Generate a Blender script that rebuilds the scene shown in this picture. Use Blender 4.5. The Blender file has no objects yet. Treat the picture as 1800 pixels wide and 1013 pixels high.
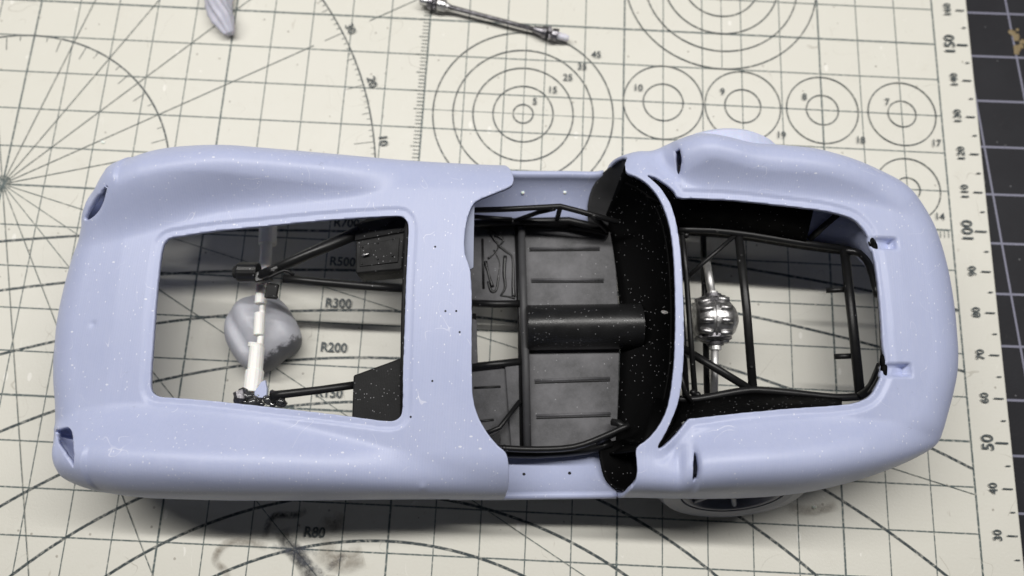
import bpy, bmesh, math, random
import numpy as np
from mathutils import Vector, Matrix
random.seed(7)
S = bpy.context.scene
COL = S.collection
S.unit_settings.system = 'METRIC'
S.unit_settings.scale_length = 0.01          # one unit is one centimetre
# ------------------------------------------------------------------ camera
CAM = (-10.561, 4.4225, 16.330)
ROT = ((0.9988089, -0.0487930, 0.00012774), (0.0476642, 0.9751351, -0.2164247), (0.0104354, 0.2161730, 0.9762993))
FPX = 1245.5
cam = bpy.data.cameras.new('camera'); co = bpy.data.objects.new('camera', cam); COL.objects.link(co)
M = Matrix(ROT).to_4x4(); M.translation = Vector(CAM); co.matrix_world = M
cam.sensor_width = 36; cam.lens = FPX / 1800 * 36
cam.clip_start = 0.1; cam.clip_end = 500
cam.dof.use_dof = True; cam.dof.focus_distance = 14.0; cam.dof.aperture_fstop = 0.115
S.camera = co
S.render.resolution_x = 1024; S.render.resolution_y = 576
# ------------------------------------------------------------------ light: one desk lamp from the far side, a dim room
w = bpy.data.worlds.new('World'); S.world = w; w.use_nodes = True
w.node_tree.nodes['Background'].inputs[0].default_value = (0.93, 0.96, 1.0, 1)
w.node_tree.nodes['Background'].inputs[1].default_value = 0.022
def lamp(name, loc, target, size, power, color=(1, .98, .95)):
    l = bpy.data.lights.new(name, 'AREA'); l.shape = 'DISK'; l.size = size; l.energy = power; l.color = color
    o = bpy.data.objects.new(name, l); COL.objects.link(o); o.location = loc
    o.rotation_euler = (Vector(target) - Vector(loc)).to_track_quat('-Z', 'Y').to_euler()
    return o
dl = lamp('desk_lamp', (-15, 22.6, 44), (-15, 7, 1), 3.0, 35000); dl.data.shape = 'RECTANGLE'; dl.data.size = 90; dl.data.size_y = 1.7
S.view_settings.view_transform = 'Standard'; S.view_settings.look = 'None'
S.view_settings.exposure = 0.0; S.view_settings.gamma = 1
S.render.engine = 'CYCLES'
# ------------------------------------------------------------------ helpers
RM = np.array(ROT); CP = np.array(CAM)
def at(px, py, z):
    """world point at height z on the sight line measured in the photograph"""
    d = RM @ np.array([(px - 900) / FPX, -(py - 506.5) / FPX, -1.0]); t = (z - CP[2]) / d[2]
    return Vector(CP + t * d)
# car frame: origin at the nose, X along the car
TH = math.radians(3.27); CO = np.array([-20.0, 6.5]); CX = np.array([math.cos(TH), math.sin(TH)]); CY = np.array([-math.sin(TH), math.cos(TH)])
def tocar(p):
    q = np.asarray(p)[..., :2] - CO
    return np.stack([q @ CX, q @ CY], -1)
def toworld(q):
    q = np.asarray(q); return CO + q[..., :1] * CX + q[..., 1:2] * CY
def srgb(r, g, b):
    f = lambda c: (c / 255 / 12.92) if c / 255 <= 0.04045 else ((c / 255 + 0.055) / 1.055) ** 2.4
    return (f(r), f(g), f(b), 1)
def mk(name, verts, faces, mat=None, parent=None, smooth=False):
    me = bpy.data.meshes.new(name); me.from_pydata([tuple(v) for v in verts], [], [tuple(f) for f in faces]); me.update()
    if smooth:
        me.polygons.foreach_set('use_smooth', [True] * len(me.polygons))
    if mat: me.materials.append(mat)
    o = bpy.data.objects.new(name, me); COL.objects.link(o)
    if parent: o.parent = parent
    return o
def empty(name, loc=(0, 0, 0)):
    o = bpy.data.objects.new(name, None); COL.objects.link(o); o.location = loc; o.empty_display_size = .5
    bpy.context.view_layer.update(); return o
def tag(o, label=None, cat=None, group=None, kind=None):
    if label: o['label'] = label
    if cat: o['category'] = cat
    if group: o['group'] = group
    if kind: o['kind'] = kind
    return o
def catmull(pts, n=6, closed=False):
    P = [np.array(p, float) for p in pts]; N = len(P); out = []
    for i in range(N if closed else N - 1):
        if closed: a, b, c, d = P[(i - 1) % N], P[i], P[(i + 1) % N], P[(i + 2) % N]
        else: a, b, c, d = P[max(i - 1, 0)], P[i], P[i + 1], P[min(i + 2, N - 1)]
        for k in range(n):
            t = k / n
            out.append(0.5 * ((2 * b) + (-a + c) * t + (2 * a - 5 * b + 4 * c - d) * t * t + (-a + 3 * b - 3 * c + d) * t ** 3))
    if not closed: out.append(P[-1])
    return np.array(out)
class MB:
    def __init__(s): s.v = []; s.f = []
    def add(s, V, F):
        o = len(s.v); s.v += [tuple(v) for v in V]; s.f += [tuple(i + o for i in f) for f in F]
    def tube(s, pts, r, seg=12, smooth=0, caps=True):
        P = [Vector(p) for p in pts]
        if smooth: P = [Vector(p) for p in catmull(P, smooth)]
        R = r if isinstance(r, (list, tuple)) else [r] * len(P)
        if len(R) != len(P): R = list(np.interp(np.linspace(0, 1, len(P)), np.linspace(0, 1, len(R)), R))
        V = []; up = None
        for i, p in enumerate(P):
            t = (P[min(i + 1, len(P) - 1)] - P[max(i - 1, 0)]).normalized()
            if up is None: up = Vector((0, 0, 1)) if abs(t.z) < .9 else Vector((1, 0, 0))
            a = (up - t * up.dot(t)).normalized(); b = t.cross(a); up = a
            for k in range(seg):
                q = 2 * math.pi * k / seg; V.append(p + (a * math.cos(q) + b * math.sin(q)) * R[i])
        F = [(i * seg + k, i * seg + (k + 1) % seg, (i + 1) * seg + (k + 1) % seg, (i + 1) * seg + k) for i in range(len(P) - 1) for k in range(seg)]
        if caps: F += [tuple(range(seg))[::-1], tuple((len(P) - 1) * seg + k for k in range(seg))]
        s.add(V, F); return s
    def prism(s, top, dz):
        """top: points (x,y,z); dz: thickness downwards"""
        n = len(top); T = [Vector(p) for p in top]
        ar = sum(T[i].x * T[(i + 1) % n].y - T[(i + 1) % n].x * T[i].y for i in range(n))
        if ar < 0: T = T[::-1]
        V = T + [p - Vector((0, 0, dz)) for p in T]
        s.add(V, [tuple(range(n)), tuple(range(2 * n - 1, n - 1, -1))] + [(i, i + n, (i + 1) % n + n, (i + 1) % n) for i in range(n)]); return s
    def box(s, c, sx, sy, sz, ang=0):
        V = []
        for z in (-.5, .5):
            for x, y in ((-.5, -.5), (.5, -.5), (.5, .5), (-.5, .5)):
                X, Y = x * sx, y * sy; V.append((c[0] + X * math.cos(ang) - Y * math.sin(ang), c[1] + X * math.sin(ang) + Y * math.cos(ang), c[2] + z * sz))
        s.add(V, [(3, 2, 1, 0), (4, 5, 6, 7), (0, 1, 5, 4), (1, 2, 6, 5), (2, 3, 7, 6), (3, 0, 4, 7)]); return s
    def loft(s, rows, close=False):
        n = len(rows[0]); V = [p for r in rows for p in r]; F = []
        for i in range(len(rows) - 1):
            for k in range(n if close else n - 1):
                F.append((i * n + k, i * n + (k + 1) % n, (i + 1) * n + (k + 1) % n, (i + 1) * n + k))
        s.add(V, F); return s
    def ball(s, c, r, seg=12, rings=8, sc=(1, 1, 1), noise=0):
        V = [(c[0], c[1], c[2] + r * sc[2])]
        for i in range(1, rings):
            for k in range(seg):
                a = math.pi * i / rings; b = 2 * math.pi * k / seg; q = 1 + random.uniform(-noise, noise)
                V.append((c[0] + r * q * sc[0] * math.sin(a) * math.cos(b), c[1] + r * q * sc[1] * math.sin(a) * math.sin(b), c[2] + r * q * sc[2] * math.cos(a)))
        V.append((c[0], c[1], c[2] - r * sc[2])); L = len(V) - 1
        F = [(0, 1 + k, 1 + (k + 1) % seg) for k in range(seg)] + [(L, L - seg + (k + 1) % seg, L - seg + k) for k in range(seg)]
        for i in range(rings - 2):
            for k in range(seg):
                a = 1 + i * seg; F.append((a + k, a + seg + k, a + seg + (k + 1) % seg, a + (k + 1) % seg))
        s.add(V, F); return s
    def build(s, name, mat, parent=None, smooth=False, bevel=0, thick=0, autos=False):
        o = mk(name, s.v, s.f, mat, parent, smooth)
        if thick:
            m = o.modifiers.new('solid', 'SOLIDIFY'); m.thickness = thick; m.offset = 0
        if bevel:
            m = o.modifiers.new('bevel', 'BEVEL'); m.width = bevel; m.segments = 2; m.limit_method = 'ANGLE'; m.angle_limit = math.radians(40)
        return o
def px(pts, z=None):
    return [at(p[0], p[1], p[2] if len(p) > 2 else z) for p in pts]
# ------------------------------------------------------------------ materials
class NT:
    def __init__(s, name):
        s.m = bpy.data.materials.new(name); s.m.use_nodes = True; s.t = s.m.node_tree; s.n = s.t.nodes; s.b = s.n['Principled BSDF']
        s.tc = s.n.new('ShaderNodeTexCoord')
    def link(s, a, b): s.t.links.new(a, b)
    def noise(s, scale, detail=4, rough=.6, vec=None, dist=0):
        n = s.n.new('ShaderNodeTexNoise'); n.inputs['Scale'].default_value = scale; n.inputs['Detail'].default_value = detail
        n.inputs['Roughness'].default_value = rough; n.inputs['Distortion'].default_value = dist
        s.link(vec or s.tc.outputs['Object'], n.inputs['Vector']); return n.outputs[0]
    def map(s, sc=(1, 1, 1), rot=(0, 0, 0), loc=(0, 0, 0)):
        n = s.n.new('ShaderNodeMapping'); n.inputs['Scale'].default_value = sc; n.inputs['Rotation'].default_value = rot; n.inputs['Location'].default_value = loc
        s.link(s.tc.outputs['Object'], n.inputs['Vector']); return n.outputs[0]
    def rng(s, v, a, b, c=0, d=1):
        n = s.n.new('ShaderNodeMapRange'); s.link(v, n.inputs[0])
        for i, q in enumerate((a, b, c, d)): n.inputs[i + 1].default_value = q
        return n.outputs[0]
    def math(s, op, a, b=None):
        n = s.n.new('ShaderNodeMath'); n.operation = op
        for i, q in enumerate((a, b)):
            if q is None: continue
            if isinstance(q, (int, float)): n.inputs[i].default_value = q
            else: s.link(q, n.inputs[i])
        return n.outputs[0]
    def mix(s, f, a, b):
        n = s.n.new('ShaderNodeMix'); n.data_type = 'RGBA'
        if isinstance(f, (int, float)): n.inputs[0].default_value = f
        else: s.link(f, n.inputs[0])
        for i, q in ((6, a), (7, b)):
            if isinstance(q, tuple): n.inputs[i].default_value = q
            else: s.link(q, n.inputs[i])
        return n.outputs[2]
    def bump(s, h, strength=.2, dist=.02):
        n = s.n.new('ShaderNodeBump'); n.inputs['Strength'].default_value = strength; n.inputs['Distance'].default_value = dist
        s.link(h, n.inputs['Height']); s.link(n.outputs[0], s.b.inputs['Normal']); return n
    def specks(s, cell, r, keep, vec=None):
        v = s.n.new('ShaderNodeTexVoronoi'); v.inputs['Scale'].default_value = 1 / cell
        s.link(vec or s.tc.outputs['Object'], v.inputs['Vector'])
        sep = s.n.new('ShaderNodeSeparateColor'); s.link(v.outputs['Color'], sep.inputs[0])
        a = s.math('LESS_THAN', v.outputs['Distance'], r / cell)
        # speck size varies and they come in drifts
        dr = s.rng(s.noise(.55, 2), .35, .7, .35, 1.6)
        b = s.math('LESS_THAN', sep.outputs[0], s.math('MULTIPLY', dr, keep))
        return s.math('MULTIPLY', a, b)
    def hair(s, scale, w_, lo, vec=None, dist=1.2):
        n = s.noise(scale, 1.5, .4, vec, dist); a = s.math('LESS_THAN', s.math('ABSOLUTE', s.math('SUBTRACT', n, .5)), w_)
        return s.math('MULTIPLY', a, s.rng(s.noise(scale * 1.7, 2, .5, s.map(loc=(7, 3, 5))), lo, lo + .06))
    def col(s, c):
        if isinstance(c, tuple): s.b.inputs['Base Color'].default_value = c
        else: s.link(c, s.b.inputs['Base Color'])
    def set(s, **k):
        for a, b in k.items():
            i = s.b.inputs[a.replace('_', ' ')]
            if isinstance(b, (int, float, tuple)): i.default_value = b
            else: s.link(b, i)
def resin():
    m = NT('lavender_resin')
    n = m.noise(.8, 5); base = m.mix(n, (.405, .45, .645, 1), (.475, .52, .715, 1))
    st = m.noise(3.0, 4, vec=m.map((6, .5, 6), (0, 0, -TH))); base = m.mix(m.rng(st, .3, .7, 0, .12), base, (.62, .62, .78, 1))
    sc = m.noise(2.2, 8, .75, dist=2.5); base = m.mix(m.rng(sc, .62, .72, 0, .16), base, (.75, .76, .88, 1))
    sp = m.specks(.075, .0105, .5, m.map((1, .55, 1), (0, 0, .9)))
    sp2 = m.specks(.19, .018, .12, m.map((.55, 1, 1), (0, 0, .5)))
    base = m.mix(m.math('MULTIPLY', sp, .62), base, (.9, .9, .95, 1)); base = m.mix(m.math('MULTIPLY', sp2, .6), base, (.9, .9, .95, 1))
    base = m.mix(m.math('MULTIPLY', m.hair(.9, .0022, .56), .4), base, (.85, .85, .93, 1))
    base = m.mix(m.math('MULTIPLY', m.hair(1.6, .003, .60, m.map((1, 2.5, 1), (0, 0, .5))), .3), base, (.25, .27, .38, 1))
    base = m.mix(m.rng(m.noise(5, 8, .8, dist=.4), .58, .75, 0, .2), base, (.30, .33, .47, 1))
    m.col(base); m.set(Roughness=m.rng(n, .3, .7, .36, .46), Subsurface_Weight=.12, Subsurface_Scale=.12, Specular_IOR_Level=.42)
    m.b.inputs['Subsurface Radius'].default_value = (.8, .8, 1.0)
    # fine layer lines of the print
    wv = m.n.new('ShaderNodeTexWave'); wv.bands_direction = 'X'; wv.inputs['Scale'].default_value = 6.0; wv.inputs['Distortion'].default_value = .15
    m.link(m.tc.outputs['Object'], wv.inputs['Vector'])
    h = m.math('ADD', m.math('MULTIPLY', wv.outputs['Fac'], .25), m.math('MULTIPLY', m.noise(14, 4), .8))
    m.bump(h, .16, .012); return m.m
def plain_resin(name, c, rough=.5, sss=.1):
    m = NT(name); n = m.noise(3, 6); m.col(m.mix(n, c, tuple(min(1, q * 1.2) for q in c[:3]) + (1,))); m.set(Roughness=rough, Subsurface_Weight=sss, Subsurface_Scale=.1); m.bump(m.noise(9, 6), .3, .02); return m.m
def black(name, c=.012, rough=.35, dust=.2, spec=.5, lines=0, r=.0105):
    m = NT(name); n = m.noise(2.5, 5); b = m.mix(n, (c, c, c * 1.05, 1), (c * 1.9, c * 1.9, c * 2.0, 1))
    if dust: b = m.mix(m.math('MULTIPLY', m.specks(.075, r, dust), .42), b, (.75, .75, .78, 1))
    m.col(b); m.set(Roughness=m.rng(n, .3, .7, rough * .85, rough * 1.2), Specular_IOR_Level=spec)
    h = m.noise(22, 4)
    if lines:
        wv = m.n.new('ShaderNodeTexWave'); wv.bands_direction = 'X'; wv.inputs['Scale'].default_value = 9; m.link(m.tc.outputs['Object'], wv.inputs['Vector']); h = m.math('ADD', h, m.math('MULTIPLY', wv.outputs['Fac'], lines))
    m.bump(h, .22, .01); return m.m
def floor_mat():
    m = NT('dusty_black_floor'); n = m.noise(1.2, 6); f = m.noise(26, 4, .8)
    b = m.mix(m.rng(m.noise(.9, 5, .65), .35, .65), (.05, .05, .053, 1), (.14, .138, .147, 1)); b = m.mix(m.rng(f, .5, .8, 0, .5), b, (.17, .17, .18, 1))
    b = m.mix(m.math('MULTIPLY', m.specks(.08, .012, .12), .5), b, (.5, .5, .52, 1))
    m.col(b); m.set(Roughness=.55, Specular_IOR_Level=.4); m.bump(m.noise(30, 4), .25, .01); return m.m
def metal(name, c, rough=.3, wear=.3):
    m = NT(name); n = m.noise(9, 6); m.col(m.mix(m.rng(n, .35, .65), c, tuple(q * (1 - wear) for q in c[:3]) + (1,))); m.set(Metallic=1.0, Roughness=m.rng(n, .3, .7, rough, rough + .2)); m.bump(m.noise(20, 5), .3, .015); return m.m
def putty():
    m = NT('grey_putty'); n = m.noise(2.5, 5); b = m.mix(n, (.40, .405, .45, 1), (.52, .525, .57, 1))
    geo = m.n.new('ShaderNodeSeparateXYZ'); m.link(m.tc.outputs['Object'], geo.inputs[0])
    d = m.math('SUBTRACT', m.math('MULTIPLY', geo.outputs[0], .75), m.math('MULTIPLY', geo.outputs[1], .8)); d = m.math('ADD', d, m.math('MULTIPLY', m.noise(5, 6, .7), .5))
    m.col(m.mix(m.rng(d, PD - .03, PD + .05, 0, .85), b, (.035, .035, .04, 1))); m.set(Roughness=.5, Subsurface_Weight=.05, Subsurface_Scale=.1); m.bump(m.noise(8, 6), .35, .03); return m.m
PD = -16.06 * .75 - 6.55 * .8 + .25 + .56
def mat_cream():
    m = NT('cream_mat_vinyl'); n = m.noise(.25, 5); b = m.mix(n, (.69, .675, .60, 1), (.75, .735, .67, 1))
    d = m.noise(2.2, 8, .7); b = m.mix(m.rng(d, .60, .80, 0, .25), b, (.48, .43, .34, 1))
    s = m.noise(7, 3, .5, vec=m.map((1, .35, 1), (0, 0, .6))); b = m.mix(m.rng(s, .70, .76, 0, .35), b, (.42, .38, .31, 1))
    b = m.mix(m.math('MULTIPLY', m.specks(.5, .05, .5, m.map((1, .5, 1), (0, 0, .4))), .5), b, (.95, .93, .88, 1))
    b = m.mix(m.math('MULTIPLY', m.hair(.55, .0016, .54), .45), b, (.40, .37, .31, 1))
    b = m.mix(m.math('MULTIPLY', m.hair(1.3, .002, .6, m.map((1, .4, 1), (0, 0, 1.1))), .5), b, (.93, .91, .86, 1))
    b = m.mix(m.math('MULTIPLY', m.specks(.32, .028, .35), .6), b, (.25, .22, .18, 1))
    b = m.mix(m.rng(m.noise(.7, 7, .75, dist=.5), .60, .78, 0, .3), b, (.58, .54, .47, 1))
    m.col(b); m.set(Roughness=m.rng(d, .3, .7, .42, .6), Specular_IOR_Level=.35)
    m.bump(m.math('ADD', m.noise(17, 3), m.math('MULTIPLY', m.noise(60, 2), .5)), .25, .02); return m.m
def ink(name, c, wear=.52, strength=.75):
    m = NT(name); n = m.noise(11, 8, .75); b = m.mix(m.rng(n, wear, wear + .12, 0, strength), c, (.55, .54, .48, 1)); m.col(b); m.set(Roughness=.55); return m.m
def mat_black_mat():
    m = NT('black_mat_vinyl'); n = m.noise(.8, 6); b = m.mix(n, (.013, .013, .016, 1), (.028, .028, .033, 1))
    b = m.mix(m.math('MULTIPLY', m.specks(.22, .022, .25), .35), b, (.4, .4, .42, 1))
    s = m.noise(3, 9, .8, dist=1.5); b = m.mix(m.rng(s, .62, .75, 0, .25), b, (.2, .19, .18, 1))
    m.col(b); m.set(Roughness=.6, Specular_IOR_Level=.2); m.bump(m.noise(25, 4), .3, .02); return m.m
def smudge(name, c, lo=.42, hi=.6, mx=.85, sc=6):
    m = NT(name); n = m.noise(sc, 8, .8, dist=.6)
    uv = m.n.new('ShaderNodeAttribute'); uv.attribute_name = 'edge'
    a = m.math('MULTIPLY', m.rng(n, lo, hi, 0, mx), uv.outputs['Fac'])
    m.col(c); m.set(Roughness=.6, Alpha=a); return m.m
RES = resin()
BLK = black('black_gloss_plastic', .008, .32, .14); BLK2 = black('black_bulkhead', .002, .6, .6, .06, r=.009); BLKP = black('black_printed_box', .006, .55, .6, .25, lines=.4, r=.009)
TUBE = black('black_tube_paint', .007, .38, .05, .4); FLR = floor_mat(); EAR = black('black_ear_panel', .022, .55, .1, .3); TUBEF = black('satin_floor_tube', .045, .5, .05, .35)
SIL = metal('brushed_silver', (.74, .73, .73, 1), .30, .5); GUN = metal('gunmetal_paint', (.32, .31, .33, 1), .35, .6); ROD = metal('aluminium_rod', (.80, .79, .78, 1), .42, .15)
WHT = plain_resin('white_plastic', (.80, .79, .76, 1), .45, .2); PUT = putty()
WHEELM = plain_resin('grey_resin_wheel', (.18, .19, .25, 1), .4, .1); SAND = plain_resin('sanded_pale_resin', (.52, .555, .72, 1), .5, .15)
SUPM = plain_resin('pale_resin_support', (.50, .50, .58, 1), .5, .1)
INK = ink('mat_ink', (.04, .055, .06, 1), .5); INKT = ink('mat_ink_thin', (.09, .12, .12, 1), .5, .85); INKN = ink('mat_ink_text', (.06, .075, .08, 1), .55, .5)
BINK = ink('lavender_ink', (.21, .21, .28, 1), .6, .2)
HOLE_SHADE = black('hole_shade_black', .006, .8, 0)  # black colour standing in for the shade inside holes
CRM = mat_cream(); BMM = mat_black_mat()
# ------------------------------------------------------------------ work surface
tb = MB().box((-10, 7, -.75), 120, 90, .5).build('table_top', plain_resin('grey_table', (.25, .24, .23, 1)))
tag(tb, kind='structure')
# ---- black mat underneath
bm_ = empty('black_cutting_mat', (1.6, 8, -.5)); tag(bm_, 'black cutting mat with pale lavender grid, showing along the right edge', 'cutting mat')
def child(o, par):
    o.parent = par; o.matrix_parent_inverse = par.matrix_world.inverted(); return o
child(MB().box((-8, 8, -.402), 46, 34, .196).build('mat_sheet', BMM, bevel=.03), bm_)
mb = MB(); ang = math.radians(4.1); cz = -.304 + .004
def strip(mb, a, b, wd, z):
    a = Vector((a[0], a[1])); b = Vector((b[0], b[1])); t = (b - a).normalized(); n = Vector((-t.y, t.x)) * wd / 2
    mb.add([(a.x + n.x, a.y + n.y, z), (a.x - n.x, a.y - n.y, z), (b.x - n.x, b.y - n.y, z), (b.x + n.x, b.y + n.y, z)], [(0, 1, 2, 3)])
ux = Vector((math.cos(ang * .2), math.sin(ang * .2))); uy = Vector((-math.sin(ang), math.cos(ang)))
P0 = Vector((1.31, 11.08))
for k in range(-7, 7):
    c = Vector((1.6, 11.10 + k * 1.272)); strip(mb, c - ux * 3, c + ux * 12, .055, -.2995)
for k in range(-2, 8):
    c = P0 + ux * (k * 1.272); strip(mb, c - uy * 12, c + uy * 9, .05, -.2985)
child(mb.build('grid_print', BINK), bm_)
b = MB()
for k in range(12): b.ball((2.35 + random.uniform(-.12, .16), 15.55 + random.uniform(-.5, .35), -.29), random.uniform(.05, .10), 8, 5, (1, 1, .12), .3)
GOLD = plain_resin('gold_paint_stain', (.20, .15, .075, 1), .5, 0)
child(b.build('paint_stain', GOLD), bm_)
# ---- cream mat
cm = empty('cream_cutting_mat', (-12, 7, 0)); tag(cm, 'cream cutting mat printed with a centimetre grid, arcs, circles and a numbered edge scale', 'cutting mat')
MX0, MX1, MY0, MY1 = -30, .93, -2, 19
child(MB().box(((MX0 + MX1) / 2, (MY0 + MY1) / 2, -.149), MX1 - MX0, MY1 - MY0, .298).build('mat_sheet', CRM, bevel=.035), cm)
Z = [.003]
def nz(): Z[0] += .00012; return Z[0]
g = MB()
for j in range(-1, 19): strip(g, (-29, j), (0, j), .034 if j % 5 else .05, .0025)
for i in range(0, 30): strip(g, (-i, -1), (-i, 18.5), .026 if (i % 5) != 3 else .045, .0030)
strip(g, (0, -1.5), (0, 18.5), .045, .0031)
strip(g, (-5.5, 14), (-5.5, 18.5), .02, .0031); strip(g, (-10.5, 10.1), (-10.5, 15), .02, .0031); strip(g, (-13, 12.5), (-8, 12.5), .02, .0026)
child(g.build('grid_print', INKT), cm)
def arc(mb, c, r, a0, a1, wd, n=None):
    n = n or max(24, int(abs(a1 - a0) * r * .9)); z = nz(); V = []
    for i in range(n + 1):
        a = math.radians(a0 + (a1 - a0) * i / n)
        for rr in (r - wd / 2, r + wd / 2): V.append((c[0] + rr * math.cos(a), c[1] + rr * math.sin(a), z))
    mb.add(V, [(2 * i, 2 * i + 1, 2 * i + 3, 2 * i + 2) for i in range(n)])
for r, ap in ((8, 2.25), (10, 3.25), (12, 4.25), (15, 5.25), (20, 6.25), (30, 7.35), (50, 8.3), (70, 9.25)):
    h = math.degrees(math.asin(min(.999, 13 / r))) if r > 13 else 76
    a = MB(); arc(a, (-13, ap - r), r, 90 - h, 90 + min(h, math.degrees(math.asin(min(.99, 12.5 / r)))), .062, 120); child(a.build('radius_arc', INK), cm)
a = MB(); C0 = (-23, 10)
arc(a, C0, 4, 0, 180, .045, 90)
for d in range(0, 181, 5):
    if d % 15 == 0: continue
    q = math.radians(d); L = .38 if d % 10 == 0 else .15
    strip(a, (C0[0] + (4 - L) * math.cos(q), C0[1] + (4 - L) * math.sin(q)), (C0[0] + 3.97 * math.cos(q), C0[1] + 3.97 * math.sin(q)), .02, nz())
child(a.build('small_protractor', INK), cm)
a = MB(); arc(a, C0, 9, 0, 180, .04, 140)
for d in range(1, 90):
    q = math.radians(d); L = .5 if d % 10 == 0 else (.2 if d % 5 == 0 else .1)
    strip(a, (C0[0] + (9 - L) * math.cos(q), C0[1] + (9 - L) * math.sin(q)), (C0[0] + 8.98 * math.cos(q), C0[1] + 8.98 * math.sin(q)), .016, nz())
child(a.build('large_protractor', INK), cm)
a = MB()
for d in (15, 30, 45, 60, 75, 105, 120, -15, -30, -45, -60, -75, -105):
    q = math.radians(d); L = 30 if d not in (15,) else 3.4
    # clip to the printed field
    while L > 1 and not (-29 < C0[0] + L * math.cos(q) < 0 and -1 < C0[1] + L * math.sin(q) < 18.5): L -= .2
    for l0, l1 in ((0, min(L, 8.2 if d > 0 else L)), (9.75, L if d > 0 else 0)):
        if l1 > l0: strip(a, (C0[0] + l0 * math.cos(q), C0[1] + l0 * math.sin(q)), (C0[0] + l1 * math.cos(q), C0[1] + l1 * math.sin(q)), .018, nz())
for d in range(0, 360, 15):
    q = math.radians(d + 4); strip(a, C0, (C0[0] + .22 * math.cos(q), C0[1] + .22 * math.sin(q)), .016, nz())
child(a.build('angle_rays', INKT), cm)
def circles(c, rs, wd=.024):
    a = MB()
    for r in rs: arc(a, c, r, 0, 360, wd, 72)
    child(a.build('circle_template', INK), cm)
circles((-10.5, 12.5), (.25, .75, 1.25, 1.75, 2.25), .03)
circles((-5.5, 16.5), (.5, 1, 1.5, 2, 2.5), .03)
for i, x in enumerate((-7, -5, -3, -1)): circles((x, 13), ((10 - i) * .05, (20 - i) * .05), .028)
circles((-1, 11), (.3, .8), .028)
circles((-1, 9.2), (.25, .7), .028)
a = MB()
for k in range(1, 60):
    y = 15.9 - k * .1; L = .34 if k % 10 == 9 else (.24 if k % 5 == 4 else .17); strip(a, (-13 - L, y), (-13, y), .016, nz())
child(a.build('millimetre_ruler', INKT), cm)
a = MB()
for k in range(1, 45):
    x = -k * .1; strip(a, (x, 10 - (.34 if k % 5 == 0 else .2)), (x, 10), .016, nz())
child(a.build('millimetre_ruler', INKT), cm)
for k in range(0, 19):
    big = k % 5 == 0
    for x0, y, wd in ((.60 if not big else .54, k, .032 if not big else .042), (.72, k + .5, .028)):
        a = MB(); strip(a, (x0, y), (.825, y), wd, nz()); child(a.build('scale_tick', INKN), cm)
def text(s, x, y, size, rot=0, z=None, sx=1.0, wt=0):
    cu = bpy.data.curves.new('t', 'FONT'); cu.body = s; cu.size = size; cu.align_x = 'CENTER'; cu.align_y = 'CENTER'; cu.offset = wt; cu.resolution_u = 3
    o = bpy.data.objects.new('t', cu); me = bpy.data.meshes.new_from_object(o); me.name = 'printed_number'
    bpy.data.objects.remove(o); bpy.data.curves.remove(cu)
    me.materials.clear(); me.materials.append(INKN)
    t = bpy.data.objects.new('printed_number', me); COL.objects.link(t)
    t.location = (x, y, z or nz() + .004); t.rotation_euler = (0, 0, math.radians(rot)); t.scale = (sx, 1, 1)
    bpy.context.view_layer.update(); child(t, cm); return t
for k in range(0, 19):
    big = k % 5 == 0; text(str(k * 10), .37 if big else .39, k, .37 if big else .25, 90, wt=.005)
for s, y in (('R80', 2.36), ('R100', 3.42), ('R120', 4.42), ('R150', 5.38), ('R200', 6.42), ('R300', 7.46), ('R500', 8.46), ('R700', 9.42)):
    text(s, -14.6, y, .30, 0, wt=.006, sx=.98)
for s, q in (('5', (940, 180)), ('15', (971, 160)), ('25', (998, 138)), ('35', (1023, 119)), ('45', (1048, 98)), ('10', (1121, 156)), ('9', (1269, 163)), ('8', (1413, 172)), ('7', (1558, 181)), ('19', (1372, 239)), ('18', (1511, 248)), ('17', (1644, 253)), ('14', (1650, 382))):
    p = at(*q, 0); text(s, p.x, p.y, .25, 0, wt=.003)
for s in (10, 20, 30, 40, 50, 60, 70, 80):
    q = math.radians(s); text(str(s), C0[0] + 9.22 * math.cos(q), C0[1] + 9.22 * math.sin(q), .30, s - 90, wt=.004)
# smudges of paint and glue on the mat (flat stains)
def smear(pts, wd, m, name='paint_smudge'):
    P = catmull([np.array(at(a, b, 0))[:2] for a, b in pts], 8); V = []; F = []; E = []; z = nz() + .006; K = 6
    for i, p in enumerate(P):
        t = P[min(i + 1, len(P) - 1)] - P[max(i - 1, 0)]; t = t / np.linalg.norm(t); n = np.array([-t[1], t[0]])
        e = math.sin(math.pi * min(max(i / (len(P) - 1), .03), .97)) ** .5
        for k in range(K + 1):
            u = k / K * 2 - 1; V.append((*(p + n * u * wd), z)); E.append((1 - u * u) * e)
    for i in range(len(P) - 1):
        for k in range(K): F.append((i * (K + 1) + k, i * (K + 1) + k + 1, (i + 1) * (K + 1) + k + 1, (i + 1) * (K + 1) + k))
    o = mk(name, V, F, m); at_ = o.data.attributes.new('edge', 'FLOAT', 'POINT'); at_.data.foreach_set('value', E); child(o, cm)
SM1 = smudge('black_paint_smudge', (.02, .02, .025, 1), .36, .56, .9, 7); SM2 = smudge('brown_glue_stain', (.17, .13, .09, 1), .3, .65, .62, 5); SM3 = smudge('grey_paint_smudge', (.09, .10, .13, 1), .42, .66, .8, 8)
smear([(498, 930), (505, 950), (520, 970), (540, 1000), (548, 1040)], .20, SM1)
smear([(480, 958), (505, 968), (530, 965), (560, 970)], .10, SM3)
smear([(520, 968), (535, 985), (560, 1005), (575, 1030)], .13, SM3)
smear([(467, 945), (475, 915), (490, 905), (520, 905), (540, 897)], .09, SM1)
smear([(402, 1040), (398, 1005), (380, 985), (390, 962), (410, 952), (450, 955), (470, 962)], .10, SM2)
smear([(575, 1005), (585, 992), (600, 980), (606, 972)], .09, SM3)
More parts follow.
